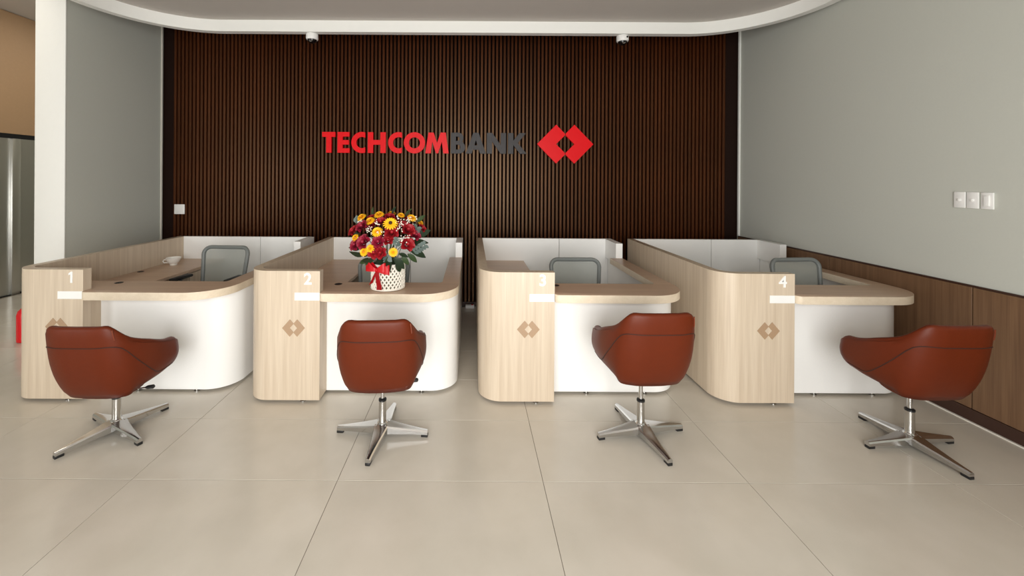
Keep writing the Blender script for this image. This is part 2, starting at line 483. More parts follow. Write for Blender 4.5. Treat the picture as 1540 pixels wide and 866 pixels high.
def make_desk(num, xp, label):
    """origin at the floor below the right-hand front edge of the oak panel; -y faces the customers"""
    t = thing('teller_desk', label, 'desk', (xp, FY, 0), 0, 'numbered service desks in a row')
    L, r, th = -0.592, 0.18, 0.07
    XRt = 1.08
    YBk = 1.84                 # rear panel
    zb = 0.022
    # oak wrap panel
    outer = [(0, 0)] + [(x, y) for x, y in arc(L + r, r, r, 270, 180, 16)] + [(L, YBk + 0.04)]
    inner = [(L + th, YBk + 0.04)] + [(x, y) for x, y in arc(L + r, r, r - th, 180, 270, 16)] + [(0, th)]
    obj('oak_panel', prism(bmesh.new(), outer + inner, zb, HP, bev=0.0015), 'oak', t)
    obj('return_panel', B(-0.04, -0.0005, th + 0.0005, 0.21, zb, HW - TW - 0.001, bev=0.001, seg=1), 'oak', t)
    # white curved front and right side
    WX, rw, tw, fy = XRt - 0.008, 0.22, 0.04, 0.155
    outer = [(0.0005, fy)] + arc(WX - rw, fy + rw, rw, 270, 360, 16) + [(WX, YBk - 0.001)]
    inner = [(WX - tw, YBk - 0.001)] + arc(WX - rw, fy + rw, rw - tw, 360, 270, 16) + [(0.0005, fy + tw)]
    obj('white_front', prism(bmesh.new(), outer + inner, zb, HW - TW - 0.001, bev=0.001), 'white_lam', t)
    # worktop
    wy = -0.036
    pts = arc(0.042, wy + 0.04, 0.04, 180, 270, 6) + arc(XRt - 0.30, wy + 0.30, 0.30, 270, 360, 22) + \
        [(XRt, 1.475), (XRt - 0.145, 1.475), (XRt - 0.145, 0.36)] + arc(XRt - 0.145 - 0.03, 0.325 + 0.03, 0.03, 0, -90, 5)[1:] + \
        [(L + th + 0.001, 0.325), (L + th + 0.001, 0.19), (L + 0.2, th + 0.001), (0.002, th + 0.001)]
    top = obj('worktop', prism(bmesh.new(), pts, HW - TW, HW, bev=0.002), ['oak_top_shaded', 'oak_edge_lit'], t)
    for p in top.data.polygons:
        if abs(p.normal.z) < 0.5: p.material_index = 1
    obj('cable_grommet', lathe(bmesh.new(), [(0.001, 0.0), (0.030, 0.0), (0.032, 0.002), (0.022, 0.004), (0.018, 0.001), (0.001, 0.001)], 20, (0.06, 0.255, HW)), 'black_plastic', top)
    # rear white screens, return
    jx = XRt - 0.65
    obj('rear_screen', B(L + th + 0.001, jx - 0.003, YBk, YBk + 0.04, zb, HP, bev=0.0015, seg=1), 'white_lam', t)
    obj('rear_screen', B(jx + 0.003, XRt - 0.078, YBk, YBk + 0.04, zb, HP, bev=0.0015, seg=1), 'white_lam', t)
    obj('filler_post', B(XRt - 0.0775, WX - tw - 0.001, YBk, YBk + 0.04, zb, HW - TW - 0.001), 'white_lam', t)
    obj('screen_return', B(XRt - 0.077, XRt - 0.001, 1.477, YBk + 0.04, HW - TW, HP, bev=0.0015, seg=1), 'white_lam', t)
    # staff worktop and pedestal
    st = obj('staff_worktop', B(L + th + 0.001, -0.01, 0.33, YBk - 0.001, 0.733, 0.762, bev=0.0015, seg=1), 'oak_top_shaded', t)
    obj('cable_grommet', lathe(bmesh.new(), [(0.001, 0.0), (0.030, 0.0), (0.032, 0.002), (0.022, 0.004), (0.018, 0.001), (0.001, 0.001)], 20, (L + 0.13, 1.12, 0.762)), 'black_plastic', st)
    ped = obj('drawer_unit', B(L + th + 0.06, -0.045, YBk - 0.60, YBk - 0.02, 0.03, 0.732, bev=0.002, seg=1), 'oak', t)
    for k in range(3):
        dr = obj('drawer', B(-0.044, -0.026, YBk - 0.595, YBk - 0.025, 0.05 + 0.225 * k, 0.265 + 0.225 * k, bev=0.002, seg=1), 'oak', ped)
    obj('drawer_lock', lathe(bmesh.new(), [(0.012, -0.026), (0.012, -0.022), (0.003, -0.021)], 12, (0, YBk - 0.31, 0.66), axis='X'), 'steel_tube', ped)
    # levelling feet
    for fx, fyy in ((-0.14, 0.035), (L + 0.12, 0.10), (0.30, 0.175), (0.78, 0.175), (XRt - 0.03, 0.8), (XRt - 0.03, 1.6), (L + 0.035, 1.0), (L + 0.035, 1.7)):
        obj('levelling_foot', lathe(bmesh.new(), [(0.022, 0.0), (0.022, 0.008), (0.010, 0.010), (0.010, zb)], 14, (fx, fyy, 0)), 'steel_tube', t)
    # number, plate, emblem
    nm = link('number', digit_mesh(num), t, (-0.094, -0.0015, 0.932), (R(90), 0, 0)); nm['label'] = 'white numeral ' + num
    pl = obj('name_plate', B(-0.197, -0.001, -0.004, -0.0003, 0.806, 0.866, bev=0.0008, seg=1), 'white_plastic', t)
    pl['label'] = 'blank white plate'
    e = link('emblem', outline_mesh('emblem', [[(x * 0.000685 - 0.089, y * 0.00076) for x, y in EMB_L]], 0.002, ['engrave']), t, (-0.205, -0.001, 0.588), (R(90), 0, 0))
    e['label'] = 'engraved brown double diamond'
    link('emblem', outline_mesh('emblem', [[(x * 0.000685 - 0.089, y * 0.00076) for x, y in EMB_R]], 0.002, ['engrave']), t, (-0.205, -0.001, 0.588), (R(90), 0, 0))
    return t

XP = [-3.045, -1.188, 0.653, 2.535]
make_desk('1', XP[0], 'oak and white service desk numbered 1 beside the lobby')
make_desk('2', XP[1], 'oak and white service desk numbered 2 carrying the flower basket')
make_desk('3', XP[2], 'oak and white service desk numbered 3')
make_desk('4', XP[3], 'oak and white service desk numbered 4 beside the wainscot wall')

# ------------------------------------------------------------------ tan tub chairs
def tub_chair_meshes():
    me = {}
    # control rows: rim x y z , bottom x y z  (half, from back centre to the nose of the arm)
    C = [(0.00, -0.318, 0.884, 0.00, -0.172, 0.375),
         (0.12, -0.314, 0.884, 0.125, -0.168, 0.375),
         (0.208, -0.280, 0.874, 0.198, -0.135, 0.377),
         (0.262, -0.180, 0.778, 0.212, -0.085, 0.398),
         (0.292, -0.040, 0.714, 0.224, 0.000, 0.408),
         (0.288, 0.080, 0.668, 0.234, 0.085, 0.418),
         (0.274, 0.170, 0.650, 0.238, 0.155, 0.432)]
    half = crom(C, 25)
    left = half[::-1].copy(); left[:, 0] *= -1; left[:, 3] *= -1
    rows = np.vstack([left, half[1:]])
    N = len(rows)
    TH = 0.056
    def section(i, shrink=1.0, push=0.0):
        T = Vector(rows[i, :3]); Bt = Vector(rows[i, 3:])
        a = Vector(rows[max(i - 1, 0), :3]); b_ = Vector(rows[min(i + 1, N - 1), :3])
        tan = (b_ - a); tan.z = 0; tan.normalize()
        nrm = Vector((tan.y, -tan.x, 0))            # outward
        if nrm.dot(Vector((T.x, T.y + 0.02, 0))) < 0: nrm = -nrm
        fwd = (tan if i > N / 2 else -tan) + Vector((0, 0, -0.22))
        pts = []
        K = 12
        out = []
        for k in range(K + 1):
            s = k / K
            bulge = 0.036 * math.sin(math.pi * s ** 0.72)
            out.append(Bt.lerp(T, s) + nrm * bulge)
        th = TH
        pts += out[:-1]
        top = out[-1]; d = (T - Bt).normalized()
        for k in range(7):
            a_ = math.pi * k / 6
            pts.append(top - d * (th * 0.5) - nrm * (th / 2) + nrm * (th / 2) * math.cos(a_) + d * (th / 2) * math.sin(a_))
        for p in out[:-1][::-1]:
            pts.append(p - nrm * th)
        mid = sum(pts, Vector()) / len(pts)
        return [mid + (p - mid) * shrink + fwd * push for p in pts], out, nrm
    bm = bmesh.new(); rings = []
    E = 6; PUSH = 0.085
    for e in range(E, 0, -1):
        q = e / E; rings.append(section(0, max(0.0, 1 - q ** 2.0) ** 0.5 if e < E else 0.02, PUSH * q)[0])
    outs = []
    for i in range(N):
        s, o_, nr = section(i); rings.append(s); outs.append((o_, nr))
    for e in range(1, E + 1):
        q = e / E; rings.append(section(N - 1, max(0.0, 1 - q ** 2.0) ** 0.5 if e < E else 0.02, PUSH * q)[0])
    vv = [[bm.verts.new(p) for p in r_] for r_ in rings]
    m = len(vv[0])
    for a, b_ in zip(vv, vv[1:]):
        for k in range(m): bm.faces.new((a[k], a[(k + 1) % m], b_[(k + 1) % m], b_[k]))
    bm.faces.new(vv[0]); bm.faces.new(vv[-1])
    me['shell'] = mesh_from(bm, 'shell', 'leather', True, 60)
    # seam piping along the outer skin
    seam = []
    for i in range(N):
        u = abs(i / (N - 1) * 2 - 1)
        s = 0.74 if u < 0.36 else (0.74 - 0.60 * (lambda v: v * v * (3 - 2 * v))(min(1, (u - 0.36) / 0.42)))
        o_, nr = outs[i]; k = s * 12; k0 = min(int(k), 11)
        seam.append(o_[k0].lerp(o_[k0 + 1], k - k0) + nr * 0.0005)
    me['seam'] = mesh_from(tube(bmesh.new(), seam, 0.0034, 6), 'seam', 'leather_seam')
    # seat base (underside tub) : lofted rounded outlines
    def outline(w, y0, y1, n=28, p=3.2):
        out = []
        for k in range(n):
            a = 2 * math.pi * k / n
            c, s = math.cos(a), math.sin(a)
            out.append((w * math.copysign(abs(c) ** (2 / p), c), (y0 + y1) / 2 + (y1 - y0) / 2 * math.copysign(abs(s) ** (2 / p), s)))
        return out
    def loft(levels):
        bm = bmesh.new(); rg = []
        for w, y0, y1, z in levels: rg.append([bm.verts.new((x, y, z)) for x, y in outline(w, y0, y1)])
        nn = len(rg[0])
        for a, b_ in zip(rg, rg[1:]):
            for k in range(nn): bm.faces.new((a[k], a[(k + 1) % nn], b_[(k + 1) % nn], b_[k]))
        bm.faces.new(rg[0]); bm.faces.new(rg[-1])
        return bm
    me['base'] = mesh_from(loft([(0.13, -0.12, 0.02, 0.357), (0.17, -0.155, 0.05, 0.362), (0.185, -0.165, 0.07, 0.375), (0.200, -0.17, 0.13, 0.42), (0.205, -0.18, 0.185, 0.465)]), 'seat_pan', 'leather', True, 50)
    me['cushion'] = mesh_from(loft([(0.200, -0.18, 0.19, 0.466), (0.212, -0.20, 0.205, 0.480), (0.214, -0.20, 0.208, 0.505), (0.206, -0.19, 0.195, 0.525), (0.17, -0.15, 0.16, 0.535)]), 'seat_cushion', 'leather', True, 60)
    # small leather tag folded over the rim
    o_, nr = outs[N // 2 + 8]
    me['tag'] = mesh_from(tube(bmesh.new(), [o_[10] + nr * 0.0005, o_[10].lerp(o_[11], 0.5) + nr * 0.0015, o_[11] + nr * 0.0015, o_[11].lerp(o_[12], 0.6)], 0.0042, 6), 'tag', 'leather_tag')
    # metalwork
    me['plate'] = mesh_from(B(-0.09, 0.09, -0.11, 0.07, 0.344, 0.358, bev=0.004), 'mount_plate', 'black_plastic')
    me['piston'] = mesh_from(lathe(bmesh.new(), [(0.014, 0.215), (0.014, 0.40)], 20), 'piston', 'chrome')
    me['collar'] = mesh_from(lathe(bmesh.new(), [(0.024, 0.230), (0.027, 0.234), (0.027, 0.244), (0.018, 0.250)], 24), 'collar', 'black_plastic')
    me['column'] = mesh_from(lathe(bmesh.new(), [(0.029, 0.075), (0.0255, 0.10), (0.0250, 0.232)], 24), 'column', 'steel_tube')
    me['hub'] = mesh_from(lathe(bmesh.new(), [(0.036, 0.028), (0.043, 0.040), (0.042, 0.070), (0.034, 0.086), (0.028, 0.092)], 28), 'hub', 'chrome')
    bm = bmesh.new()
    secs = []
    for s in np.linspace(0, 1, 9):
        y = 0.028 + s * 0.288
        w = 0.034 * (1 - s) ** 1.3 + 0.0165
        zt = 0.082 - 0.040 * s ** 0.8; zbm = 0.030 - 0.012 * s
        c = 0.005
        secs.append([bm.verts.new(p) for p in ((-w, y, zbm), (-w, y, zt - c * 1.6), (-w + c * 1.5, y, zt), (0, y, zt + 0.002), (w - c * 1.5, y, zt), (w, y, zt - c * 1.6), (w, y, zbm))])
    for a, b_ in zip(secs, secs[1:]):
        for k in range(7): bm.faces.new((a[k], a[(k + 1) % 7], b_[(k + 1) % 7], b_[k]))
    bm.faces.new(secs[0]); bm.faces.new(secs[-1])
    bmesh.ops.translate(bm, verts=secs[-1], vec=(0, 0, 0))
    me['leg'] = mesh_from(bm, 'leg', 'chrome', True, 30)
    me['pad'] = mesh_from(B(-0.016, 0.016, 0.272, 0.318, 0.0, 0.019, bev=0.003), 'foot_pad', 'black_plastic')
    bm = tube(bmesh.new(), [(0.03, 0.0, 0.350), (0.12, 0.01, 0.344), (0.19, 0.02, 0.350)], 0.005, 8)
    me['lever_rod'] = mesh_from(bm, 'lever', 'chrome')
    me['lever_grip'] = mesh_from(tube(bmesh.new(), [(0.185, 0.019, 0.350), (0.20, 0.021, 0.352), (0.235, 0.026, 0.354), (0.243, 0.027, 0.354)], [0.007, 0.013, 0.014, 0.006], 10), 'lever_grip', 'black_plastic')
    return me
TM = tub_chair_meshes()
def tub_chair(x, y, yaw, base, dz, label):
    t = thing('tub_chair', label, 'chair', (x, y, 0), 0, 'tan leather customer chairs')
    seat = link('shell', TM['shell'], t, (0, 0, dz), (0, 0, yaw))
    seat['label'] = 'tan leather tub shell with low arms'
    link('seam', TM['seam'], seat)
    link('seat_pan', TM['base'], seat)
    link('seat_cushion', TM['cushion'], seat)
    link('tag', TM['tag'], seat)
    link('mount_plate', TM['plate'], seat)
    lv = link('lever', TM['lever_rod'], t, (0, 0, dz), (0, 0, yaw))
    link('lever_grip', TM['lever_grip'], lv)
    link('piston', TM['piston'], t, (0, 0, dz - 0.045)); link('collar', TM['collar'], t); link('column', TM['column'], t)
    link('hub', TM['hub'], t)
    for k in range(4):
        lg = link('leg', TM['leg'], t, (0, 0, 0), (0, 0, base + k * math.pi / 2))
        link('foot_pad', TM['pad'], lg)
    return t
tub_chair(-2.456, 2.813, R(0), R(-27.1), -0.055, 'tan leather swivel tub chair at desk 1, lowest of the four seats')
tub_chair(-0.609, 2.802, R(4), R(-4.0), 0.0, 'tan leather swivel tub chair at desk 2, in front of the flower basket')
tub_chair(1.179, 2.814, R(2), R(10.0), 0.05, 'tan leather swivel tub chair at desk 3, raised on a long piston')
tub_chair(2.940, 2.716, R(0), R(5.5), 0.02, 'tan leather swivel tub chair at desk 4, next to the wainscot wall')

# ------------------------------------------------------------------ staff mesh chairs
def mesh_back(w, h, off=0.0, n=9):
    """rounded rectangle ring points in the xz plane"""
    r = 0.075
    pts = []
    for cx, cz, a0 in ((w / 2 - r, h - r, 0), (-w / 2 + r, h - r, 90), (-w / 2 + r * 1.2, r, 180), (w / 2 - r * 1.2, r, 270)):
        for k in range(n):
            a = R(a0 + 90 * k / (n - 1)); pts.append((cx + (r - off) * math.cos(a), cz + (r - off) * math.sin(a)))
    return pts
def bend(x, z, w):
    return 0.10 * (x / (w / 2)) ** 2 * -0.35 + 0.05 * (z - 0.25) * 1.2
def staff_chair_meshes():
    me = {}; w, h = 0.50, 0.56
    ring = [(x * (1 - 0.10 * (1 - z / h)), bend(x, z, w), z) for x, z in mesh_back(w, h)]
    me['frame'] = mesh_from(tube(bmesh.new(), ring, 0.020, 10, closed=True), 'back_frame', 'office_frame')
    bm = bmesh.new(); gx, gz = 15, 15; V = {}
    for i in range(gx):
        for j in range(gz):
            z = 0.01 + (h - 0.02) * j / (gz - 1)
            half = w / 2 * (1 - 0.10 * (1 - z / h)) - 0.012
            k = 0.0
            if z > h - 0.07: k = (z - (h - 0.07)) / 0.07
            if z < 0.07: k = (0.07 - z) / 0.07
            half *= 1 - 0.22 * k ** 2.2
            x = (-1 + 2 * i / (gx - 1)) * half
            V[i, j] = bm.verts.new((x, bend(x, z, w), z))
    for i in range(gx - 1):
        for j in range(gz - 1): bm.faces.new((V[i, j], V[i + 1, j], V[i + 1, j + 1], V[i, j + 1]))
    me['mesh'] = mesh_from(bm, 'back_mesh', 'chair_mesh', True, 80)
    # vertical spine behind
    me['spine'] = mesh_from(tube(bmesh.new(), [(0, 0.02, -0.22), (0, 0.075, -0.12), (0, 0.065, 0.02), (0, 0.05, 0.14), (0, 0.035, 0.22)], [0.026, 0.026, 0.022, 0.020, 0.016], 10), 'spine', 'black_plastic')
    me['lumbar'] = mesh_from(tube(bmesh.new(), [(-0.2, 0.006, 0.17), (-0.1, 0.02, 0.18), (0, 0.028, 0.185), (0.1, 0.02, 0.18), (0.2, 0.006, 0.17)], [0.010, 0.014, 0.016, 0.014, 0.010], 8), 'lumbar_bar', 'office_frame')
    bm = B(-0.245, 0.245, -0.46, 0.02, 0.0, 0.075, bev=0.032, seg=3)
    me['seat'] = mesh_from(bm, 'seat', 'office_seat', True, 60)
    me['stem'] = mesh_from(lathe(bmesh.new(), [(0.03, 0.09), (0.03, 0.27), (0.017, 0.28), (0.017, 0.42)], 18), 'gas_stem', 'black_plastic')
    me['hub'] = mesh_from(lathe(bmesh.new(), [(0.045, 0.065), (0.055, 0.08), (0.05, 0.115), (0.032, 0.13)], 20), 'hub', 'black_plastic')
    me['leg'] = mesh_from(tube(bmesh.new(), [(0, 0.03, 0.095), (0, 0.16, 0.09), (0, 0.295, 0.072)], [0.026, 0.021, 0.015], 8), 'leg', 'black_plastic')
    bm = bmesh.new()
    for sx in (-0.017, 0.017): lathe(bm, [(0.004, sx - 0.009), (0.027, sx - 0.009), (0.029, sx), (0.027, sx + 0.009), (0.004, sx + 0.009)], 16, (0, 0.295, 0.0295), axis='X')
    box(bm, -0.008, 0.008, 0.275, 0.315, 0.03, 0.064, bev=0.004)
    me['castor'] = mesh_from(bm, 'castor', 'black_plastic')
    for s, nme in ((-1, 'arm_l'), (1, 'arm_r')):
        bm = tube(bmesh.new(), [(s * 0.20, -0.18, 0.02), (s * 0.275, -0.18, 0.02), (s * 0.285, -0.18, 0.10), (s * 0.28, -0.18, 0.205)], 0.014, 8)
        me[nme] = mesh_from(bm, 'arm_post', 'office_frame')
        me[nme + 'p'] = mesh_from(B(s * 0.28 - 0.04, s * 0.28 + 0.04, -0.29, -0.06, 0.20, 0.228, bev=0.011, seg=2), 'arm_pad', 'black_plastic')
    return me
SM = staff_chair_meshes()
def staff_chair(x, y, yaw, top, label):
    """top: height of the top of the backrest; backrest stands at the origin, seat towards local -y"""
    t = thing('office_chair', label, 'chair', (x, y, 0), yaw, 'mesh back staff chairs')
    zb = top - 0.577; zs = zb + 0.09
    fr = link('back_frame', SM['frame'], t, (0, 0, zb), (R(-6), 0, 0))
    link('back_mesh', SM['mesh'], fr); link('lumbar_bar', SM['lumbar'], fr); link('spine', SM['spine'], fr)
    st = link('seat', SM['seat'], t, (0, -0.04, zs - 0.075 + 0.02))
    for a in ('arm_l', 'arm_r'):
        p = link('arm_post', SM[a], t, (0, -0.06, zs - 0.01)); link('arm_pad', SM[a + 'p'], p)
    s = link('gas_stem', SM['stem'], t, (0, -0.25, 0)); s.scale = (1, 1, max(0.8, (zs - 0.05) / 0.42))
    link('hub', SM['hub'], t, (0, -0.25, 0))
    for k in range(5):
        lg = link('leg', SM['leg'], t, (0, -0.25, 0), (0, 0, R(72 * k))); link('castor', SM['castor'], lg)
    return t
staff_chair(-2.64, 4.32, R(-4), 1.035, 'grey mesh office chair behind desk 1, beyond the cup')
staff_chair(-0.90, 4.15, R(3), 0.945, 'grey mesh office chair behind desk 2, half hidden by the flowers')
staff_chair(1.06, 4.12, R(0), 0.965, 'grey mesh office chair behind desk 3')
staff_chair(3.16, 3.92, R(5), 1.015, 'grey mesh office chair behind desk 4 beside the wainscot wall')

# ------------------------------------------------------------------ wall sign
U = 0.00296
SGY = YB - 0.062
def ring(cx, cy, r, n=40, a0=0, a1=360):
    return [(cx + r * math.cos(R(a0 + (a1 - a0) * i / n)), cy + r * math.sin(R(a0 + (a1 - a0) * i / n))) for i in range(n + (0 if a1 - a0 >= 360 else 1))]
def letter_C(cut=63, r=49, st=23):
    c = 48; ao = math.degrees(math.acos((cut - c) / r)); ai = math.degrees(math.acos((cut - c) / (r - st)))
    o = ring(c, c, r, 36, ao, 360 - ao); i = ring(c, c, r - st, 28, 360 - ai, ai)
    return [o + i]
def letter_B():
    o = [(0, 0), (0, 96)] + [(34, 96)] + [(34 + 24 * math.sin(R(a)), 72 + 24 * math.cos(R(a))) for a in range(10, 131, 10)]
    o += [(38 + 28 * math.sin(R(a)), 28 + 28 * math.cos(R(a))) for a in range(50, 181, 10)]
    h1 = [(23, 58), (23, 78), (31, 78)] + [(31 + 9 * math.sin(R(a)), 68 + 10 * math.cos(R(a))) for a in range(20, 161, 20)] + [(31, 58)]
    h2 = [(23, 18), (23, 41), (34, 41)] + [(34 + 10 * math.sin(R(a)), 29.5 + 11.5 * math.cos(R(a))) for a in range(20, 161, 20)] + [(34, 18)]
    return [o, h1, h2]
LET = [
    ('letter_t', 77, [[(19, 0), (19, 73), (0, 73), (0, 96), (61, 96), (61, 73), (43, 73), (43, 0)]], 'red'),
    ('letter_e', 148, [[(0, 0), (0, 96), (55, 96), (55, 75), (24, 75), (24, 59), (53, 59), (53, 38), (24, 38), (24, 21), (56, 21), (56, 0)]], 'red'),
    ('letter_c', 213, letter_C(), 'red'),
    ('letter_h', 288, [[(0, 0), (0, 96), (25, 96), (25, 60), (58, 60), (58, 96), (83, 96), (83, 0), (58, 0), (58, 38), (25, 38), (25, 0)]], 'red'),
    ('letter_c', 383, letter_C(), 'red'),
    ('letter_o', 455, [ring(48.5, 48, 49), ring(48.5, 48, 25.5)], 'red'),
    ('letter_m', 554, [[(0, 0), (14, 96), (38, 96), (54, 48), (70, 96), (94, 96), (108, 0), (83, 0), (76, 54), (59, 0), (49, 0), (32, 54), (25, 0)]], 'red'),
    ('letter_b', 672, letter_B(), 'sign_grey'),
    ('letter_a', 741, [[(0, 0), (34, 96), (59, 96), (93, 0), (66, 0), (60, 18), (33, 18), (27, 0)], [(39, 38), (54, 38), (46.5, 63)]], 'sign_grey'),
    ('letter_n', 838, [[(0, 0), (0, 96), (25, 96), (64, 40), (64, 96), (88, 96), (88, 0), (64, 0), (24, 57), (24, 0)]], 'sign_grey'),
    ('letter_k', 936, [[(0, 0), (0, 96), (24, 96), (24, 60), (52, 96), (83, 96), (45, 50), (86, 0), (55, 0), (24, 41), (24, 0)]], 'sign_grey')]
zx0 = 1.76 - ((648 / 3.08 + 20) - 270 + 0.6) * SGY / 610       # baseline height
sx = lambda zx: ((zx / 3.08 + 460) - 710 - 0.3) * SGY / 610
us = SGY / 610 / 3.08
sign = thing('wall_sign', 'raised block capitals reading TECHCOMBANK, red then charcoal, on the slat wall', 'sign', (sx(77), SGY, zx0))
for nme, zx, loops, mt in LET:
    me = outline_mesh(nme, [[(x * us, y * us) for x, y in lp] for lp in loops], 0.036, [mt, mt])
    lo = link(nme, me, sign, ((zx - 77) * us, 0, 0), (R(90), 0, 0))
    lo['label'] = ('red' if mt == 'red' else 'charcoal') + ' capital ' + nme[-1].upper()
emb = thing('wall_emblem', 'red double diamond emblem with a square hole on the slat wall', 'emblem', (sx(1070), SGY, zx0 + 46 * us))
for lp in (EMB_L, EMB_R):
    link('half_diamond', outline_mesh('half_diamond', [[(x * us, y * us) for x, y in lp]], 0.036, ['red', 'red']), emb, (0, 0, 0), (R(90), 0, 0))

# ------------------------------------------------------------------ dome cameras under the island rim
def dome(x, label, mark):
    t = thing('security_camera', label, 'camera', (x, IY1 + 0.055, 3.56))
    obj('mount', lathe(bmesh.new(), [(0.045, -0.012), (0.045, -0.0005)], 18), 'white_plastic', t)
    obj('body', lathe(bmesh.new(), [(0.020, -0.010), (0.068, -0.010), (0.072, -0.018), (0.073, -0.070), (0.066, -0.082), (0.05, -0.084)], 28), 'white_plastic', t)
    bm = bmesh.new()
    lathe(bm, [(0.056 * math.cos(R(a)), -0.082 - 0.045 * math.sin(R(a))) for a in range(0, 90, 15)] + [(0.001, -0.127)], 24)
    obj('lens_dome', bm, 'lens', t)
    obj('lens_ring', lathe(bmesh.new(), [(0.010, -0.001), (0.020, -0.001), (0.020, 0.006), (0.010, 0.006)], 16, (0, -0.046, -0.098), axis='Y'), 'steel_tube', t)
    if mark:
        obj('label_dot', B(0.024, 0.046, -0.0690, -0.0500, -0.052, -0.030, bev=0.002, seg=1), 'black_plastic', t)
    return t
dome((467 - 710) * 5.0 / 610, 'white dome camera under the ceiling rim above desks 1 and 2', False)
dome((936 - 710) * 5.0 / 610, 'white dome camera with dark mark under the ceiling rim right of the emblem', True)

# ------------------------------------------------------------------ sockets and switches
so = thing('wall_socket', 'small white square socket plate on the slat wall', 'socket', (-4.055, YB - 0.048, 1.325))
obj('plate', B(-0.072, 0.072, -0.012, 0.0, -0.068, 0.068, bev=0.004), 'white_plastic', so)
obj('insert', B(-0.045, 0.045, -0.016, -0.012, -0.042, 0.042, bev=0.002), 'white_plastic', so)

def switch(yc, label, kind):
    t = thing('wall_switch', label, 'switch', (XR, yc, 1.63), R(90), 'switch plates on the grey wall')
    # local x runs along the wall towards +Y, local +y points out of the room
    obj('plate', B(-0.036, 0.036, 0.001, 0.013, -0.060, 0.060, bev=0.004), 'white_plastic', t)
    if kind == 'rocker':
        obj('rocker', B(-0.017, 0.017, 0.012, 0.021, -0.038, 0.038, bev=0.004), 'white_plastic', t)
    else:
        obj('button', lathe(bmesh.new(), [(0.012, 0.013), (0.012, 0.018), (0.006, 0.021)], 18, (0, 0, 0), axis='Y'), 'white_plastic', t)
    return t
switch(3.07, 'white switch plate with a round button, end of three nearest the slat wall', 'button')
switch(2.99, 'white switch plate with a round button, middle of three on the grey wall', 'button')
switch(2.905, 'white switch plate with a tall rocker on the grey wall', 'rocker')

# ------------------------------------------------------------------ cup on desk 1
cup = thing('cup', 'wide white porcelain cup on the inner top of desk 1', 'cup', (-3.41, FY + 1.46, 0.7635), R(200))
pr = [(0.001, 0.0), (0.036, 0.0), (0.038, 0.008), (0.034, 0.012), (0.052, 0.030), (0.068, 0.056), (0.076, 0.084), (0.073, 0.085), (0.065, 0.057), (0.048, 0.032), (0.030, 0.017), (0.001, 0.015)]
obj('bowl', lathe(bmesh.new(), pr, 32), 'porcelain', cup)
obj('handle', tube(bmesh.new(), [(0.062, 0, 0.062), (0.090, 0, 0.064), (0.102, 0, 0.048), (0.090, 0, 0.030), (0.052, 0, 0.028)], 0.006, 8), 'porcelain', cup)

# ------------------------------------------------------------------ fire extinguisher beyond desk 1
fx = thing('fire_extinguisher', 'small red fire extinguisher on the floor beyond desk 1', 'extinguisher', (-4.775, 4.36, 0))
body = obj('cylinder', lathe(bmesh.new(), [(0.06, 0.0), (0.078, 0.006), (0.080, 0.02), (0.080, 0.285), (0.070, 0.325), (0.042, 0.356), (0.020, 0.366), (0.018, 0.385)], 32), 'red_paint', fx)
obj('valve', B(-0.016, 0.016, -0.016, 0.016, 0.385, 0.425, bev=0.004), 'steel_tube', fx)
obj('lever', tube(bmesh.new(), [(0, 0.0, 0.43), (0.05, 0, 0.445), (0.12, 0, 0.455)], 0.008, 8), 'black_plastic', fx)
obj('carry_handle', tube(bmesh.new(), [(0.01, 0.0, 0.405), (0.06, 0, 0.40), (0.11, 0, 0.395)], 0.008, 8), 'black_plastic', fx)
obj('hose', tube(bmesh.new(), [(0.012, 0.01, 0.41), (0.05, 0.05, 0.42), (0.085, 0.05, 0.36), (0.092, 0.03, 0.25), (0.09, 0.02, 0.12)], 0.009, 8), 'black_plastic', fx)

# ------------------------------------------------------------------ power strip between desks 2 and 3
ps = thing('power_strip', 'small white power strip with red switch on the floor between desks 2 and 3', 'power strip', (-0.02, YB - 0.115, 0))
obj('housing', B(-0.06, 0.06, -0.03, 0.03, 0.0, 0.042, bev=0.006), 'white_plastic', ps)
obj('rocker_switch', B(0.02, 0.045, -0.012, 0.012, 0.04, 0.048, bev=0.002), 'red_paint', ps)
obj('cable', tube(bmesh.new(), [(-0.055, 0, 0.02), (-0.10, 0.01, 0.012), (-0.20, 0.02, 0.006), (-0.34, 0.015, 0.005)], 0.005, 8), 'black_plastic', ps)

# ------------------------------------------------------------------ flower basket on desk 2
M['rose'] = plain('red_rose', rgb(150, 8, 22), 0.6, noise=0.25, nscale=60)
M['rose_dark'] = plain('magenta_rose', rgb(138, 10, 42), 0.6, noise=0.25, nscale=60)
M['yellow'] = plain('yellow_petal', rgb(246, 190, 20), 0.6, noise=0.08, nscale=60)
M['disc_dark'] = plain('dark_disc', rgb(58, 30, 14), 0.9)
M['disc_gold'] = plain('gold_disc', rgb(206, 134, 16), 0.9)
M['leaf'] = plain('dark_leaf', rgb(26, 44, 24), 0.45, noise=0.2, nscale=30)
M['leaf_mid'] = plain('mid_leaf', rgb(44, 64, 30), 0.5, noise=0.2, nscale=30)
M['eucalyptus'] = plain('eucalyptus_leaf', rgb(92, 106, 100), 0.6, noise=0.1, nscale=40)
M['breath'] = plain('white_blossom', rgb(236, 230, 216), 0.7)
M['stem'] = plain('green_stem', rgb(70, 84, 44), 0.7)
M['satin'] = plain('red_satin', rgb(186, 8, 22), 0.35, spec=0.4)
M['wicker'] = plain('white_wicker', rgb(236, 230, 218), 0.6, noise=0.05, nscale=80)
M['basket_in'] = plain('basket_shadow_liner', rgb(92, 84, 70), 0.9)

